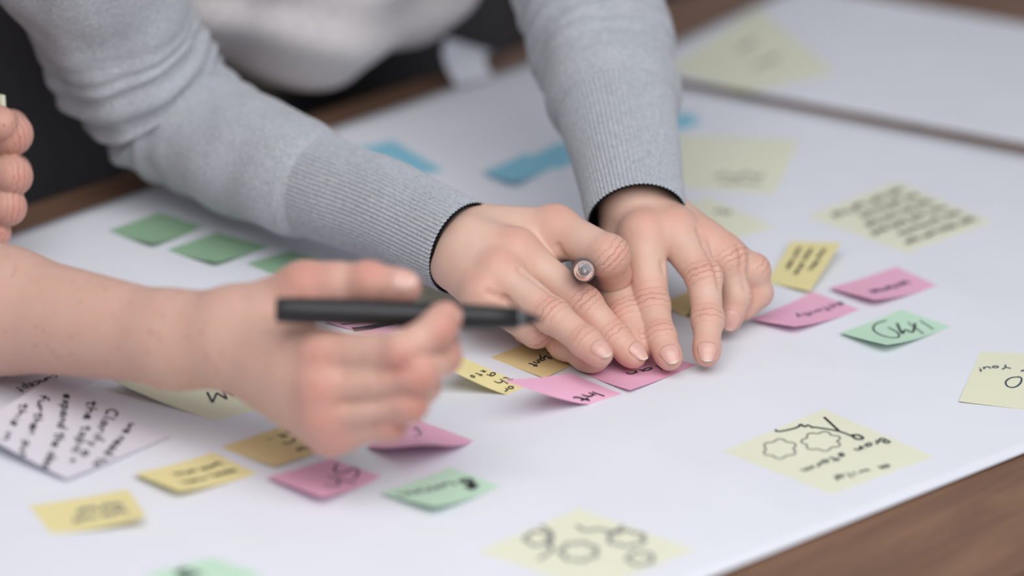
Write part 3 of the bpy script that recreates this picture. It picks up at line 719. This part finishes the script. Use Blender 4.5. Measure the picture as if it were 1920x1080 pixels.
B_arm = [(Z(420, 622, 1.733), Z(330, 628, 1.748), .0185, .0200, .012), (Z(420, 650, 1.733), Z(330, 646, 1.748), .0180, .0200, .012), (Z(330, 638, 1.748), Z(0, 581, 1.80), .0225, .0315, .012), (Z(0, 581, 1.80), Z(-300, 515, 1.83), .0315, .036, .012), (Z(-300, 515, 1.83), Z(-450, 470, 1.84), .036, .039, .02)]
handB = Hand(B_wrist, B_f, B_t, up_b, B_arm, [(Z(440, 640, 1.745), Z(600, 730, 1.715), .016, .016, .015)], kpalm=.010, mc_r=(.0125, .0122))
C_wrist = [Z(*t) for t in ((-185, 300, 1.95), (-190, 325, 1.945), (-190, 350, 1.945), (-185, 378, 1.95))]
C_f = [
    FZ([(-80, 262, 1.935), (22, 252, 1.915), (20, 240, 1.94), (-25, 240, 1.955)], [.0120, .0110, .0095, .008], (.3, -.9, 0)),
    FZ([(-85, 315, 1.93), (24, 330, 1.912), (26, 322, 1.938), (-20, 318, 1.955)], [.0120, .0102, .0090, .0078], (.3, -.9, 0)),
    FZ([(-85, 368, 1.93), (14, 388, 1.914), (14, 380, 1.938), (-28, 372, 1.955)], [.0115, .0098, .0085, .0075], (.3, -.9, 0)),
    FZ([(-85, 410, 1.935), (-12, 436, 1.92), (-14, 424, 1.942), (-45, 415, 1.955)], [.0105, .0088, .0078, .007], (.3, -.9, 0))]
C_t = dict(j=[Z(*t) for t in ((-165, 275, 1.94), (-110, 230, 1.925), (-50, 218, 1.912), (2, 232, 1.905))], r=[.015, .012, .011, .0095], n=nrm((0, -.5, .9)))
C_arm = [(Z(-188, 335, 1.948), Z(-300, 350, 1.965), .024, .026, .02), (Z(-300, 350, 1.965), Z(-600, 330, 2.10), .026, .038, .02)]
handC = Hand(C_wrist, C_f, C_t, (0, -1, .2), C_arm)
handB.carve([[(640, 706), (700, 704), (770, 694)], [(650, 757), (700, 755), (765, 738)], [(655, 805), (700, 800), (745, 785)]], .0008, .004)
pb = bpy.data.objects.new('person', None); link(pb)
tag(pb, 'person at the left with bare forearms, holding a black marker above the sheet', 'person')
Rs_b, Ls_b = T(-.56, -.17, 1.10), T(-.38, -.26, 1.12); Re_b = Z(-450, 470, 1.84); Le_b = Z(-600, 330, 2.10); ch_b = T(-.50, -.24, 1.06)
mB = make(handB, .0013); mB = (*mB[:4], np.minimum(mB[4]*1.2, .8))
pb_pieces = [mB, make(handC, .0016), cap_surface([(Re_b, Rs_b, .040, .046), (Le_b, Ls_b, .038, .046), (Rs_b, ch_b, .05, .09), (Ls_b, ch_b, .05, .09), (ch_b, T(-.52, -.36, .90), .10, .11), (ch_b, T(-.46, -.15, 1.20), .05, .05)], .04, .008)]
bodyB = skin_object('body', pb_pieces, SK_B, pb)
nail(handB, B_t, pb, L=.0125); nail(handB, B_f[0], pb, L=.010, off=-.003)
sdf_object('shirt', [(Rs_b+(Re_b-Rs_b)*.0, Rs_b+(Re_b-Rs_b)*.55, .065, .058), (Ls_b, Ls_b+(Le_b-Ls_b)*.55, .065, .058), (Rs_b, Ls_b, .07, .07), (ch_b, T(-.52, -.36, .92), .125, .13)], .04, .009, BLUESHIRT, pb)
sdf_object('trousers', [(T(-.60, -.37, .88), T(-.44, -.37, .88), .11, .11), (T(-.62, -.36, .86), T(-.62, -.36, .06), .095, .06), (T(-.42, -.36, .86), T(-.42, -.36, .06), .095, .06)], .04, .011, TROUSER, pb)
# ------- marker
mk = bpy.data.objects.new('marker', None); link(mk); tag(mk, 'black felt tip marker without its cap, held above the sheet', 'marker')
M0, M1 = Z(517, 581, 1.676), Z(1019, 599, 1.694); ML = float(np.linalg.norm(M1-M0))
revolve('barrel', [(0, 0), (0, .0054), (.0012, .0062), (.010, .0066), (.04, .0069), (ML*.60, .0067), (ML*.61, .0063), (ML*.80, .0061), (ML*.90, .0056), (ML*.905, 0)], M0, M1, BLACKP, mk, 48)
revolve('collar', [(ML*.895, .0049), (ML*.91, .0046), (ML*.925, .0038), (ML*.93, 0)], M0, M1, mat('grey_collar', (.10, .105, .115), .25, .6), mk)
revolve('nib', [(ML*.92, .0036), (ML*.95, .0028), (ML*.985, .0010), (ML, .0004), (ML*1.001, 0)], M0, M1, BLACKP, mk)
# ------- note pad in the raised hand
def pad():
    a, b, c_, d = Z(-70, 165, 1.93), Z(3, 178, 1.915), Z(6, 226, 1.915), Z(-70, 240, 1.93); n_ = nrm(np.cross(b-a, d-a))*.003
    V = [a, b, c_, d, a+n_, b+n_, c_+n_, d+n_]
    o = mesh_obj('note_pad', V, [(0, 3, 2, 1), (4, 5, 6, 7), (0, 1, 5, 4), (1, 2, 6, 5), (2, 3, 7, 6), (3, 0, 4, 7)], PAP['paleyellow'], smooth=False)
    tag(o, 'pale yellow green sticky note pad held in the hand at the far left edge', 'note pad')
pad()
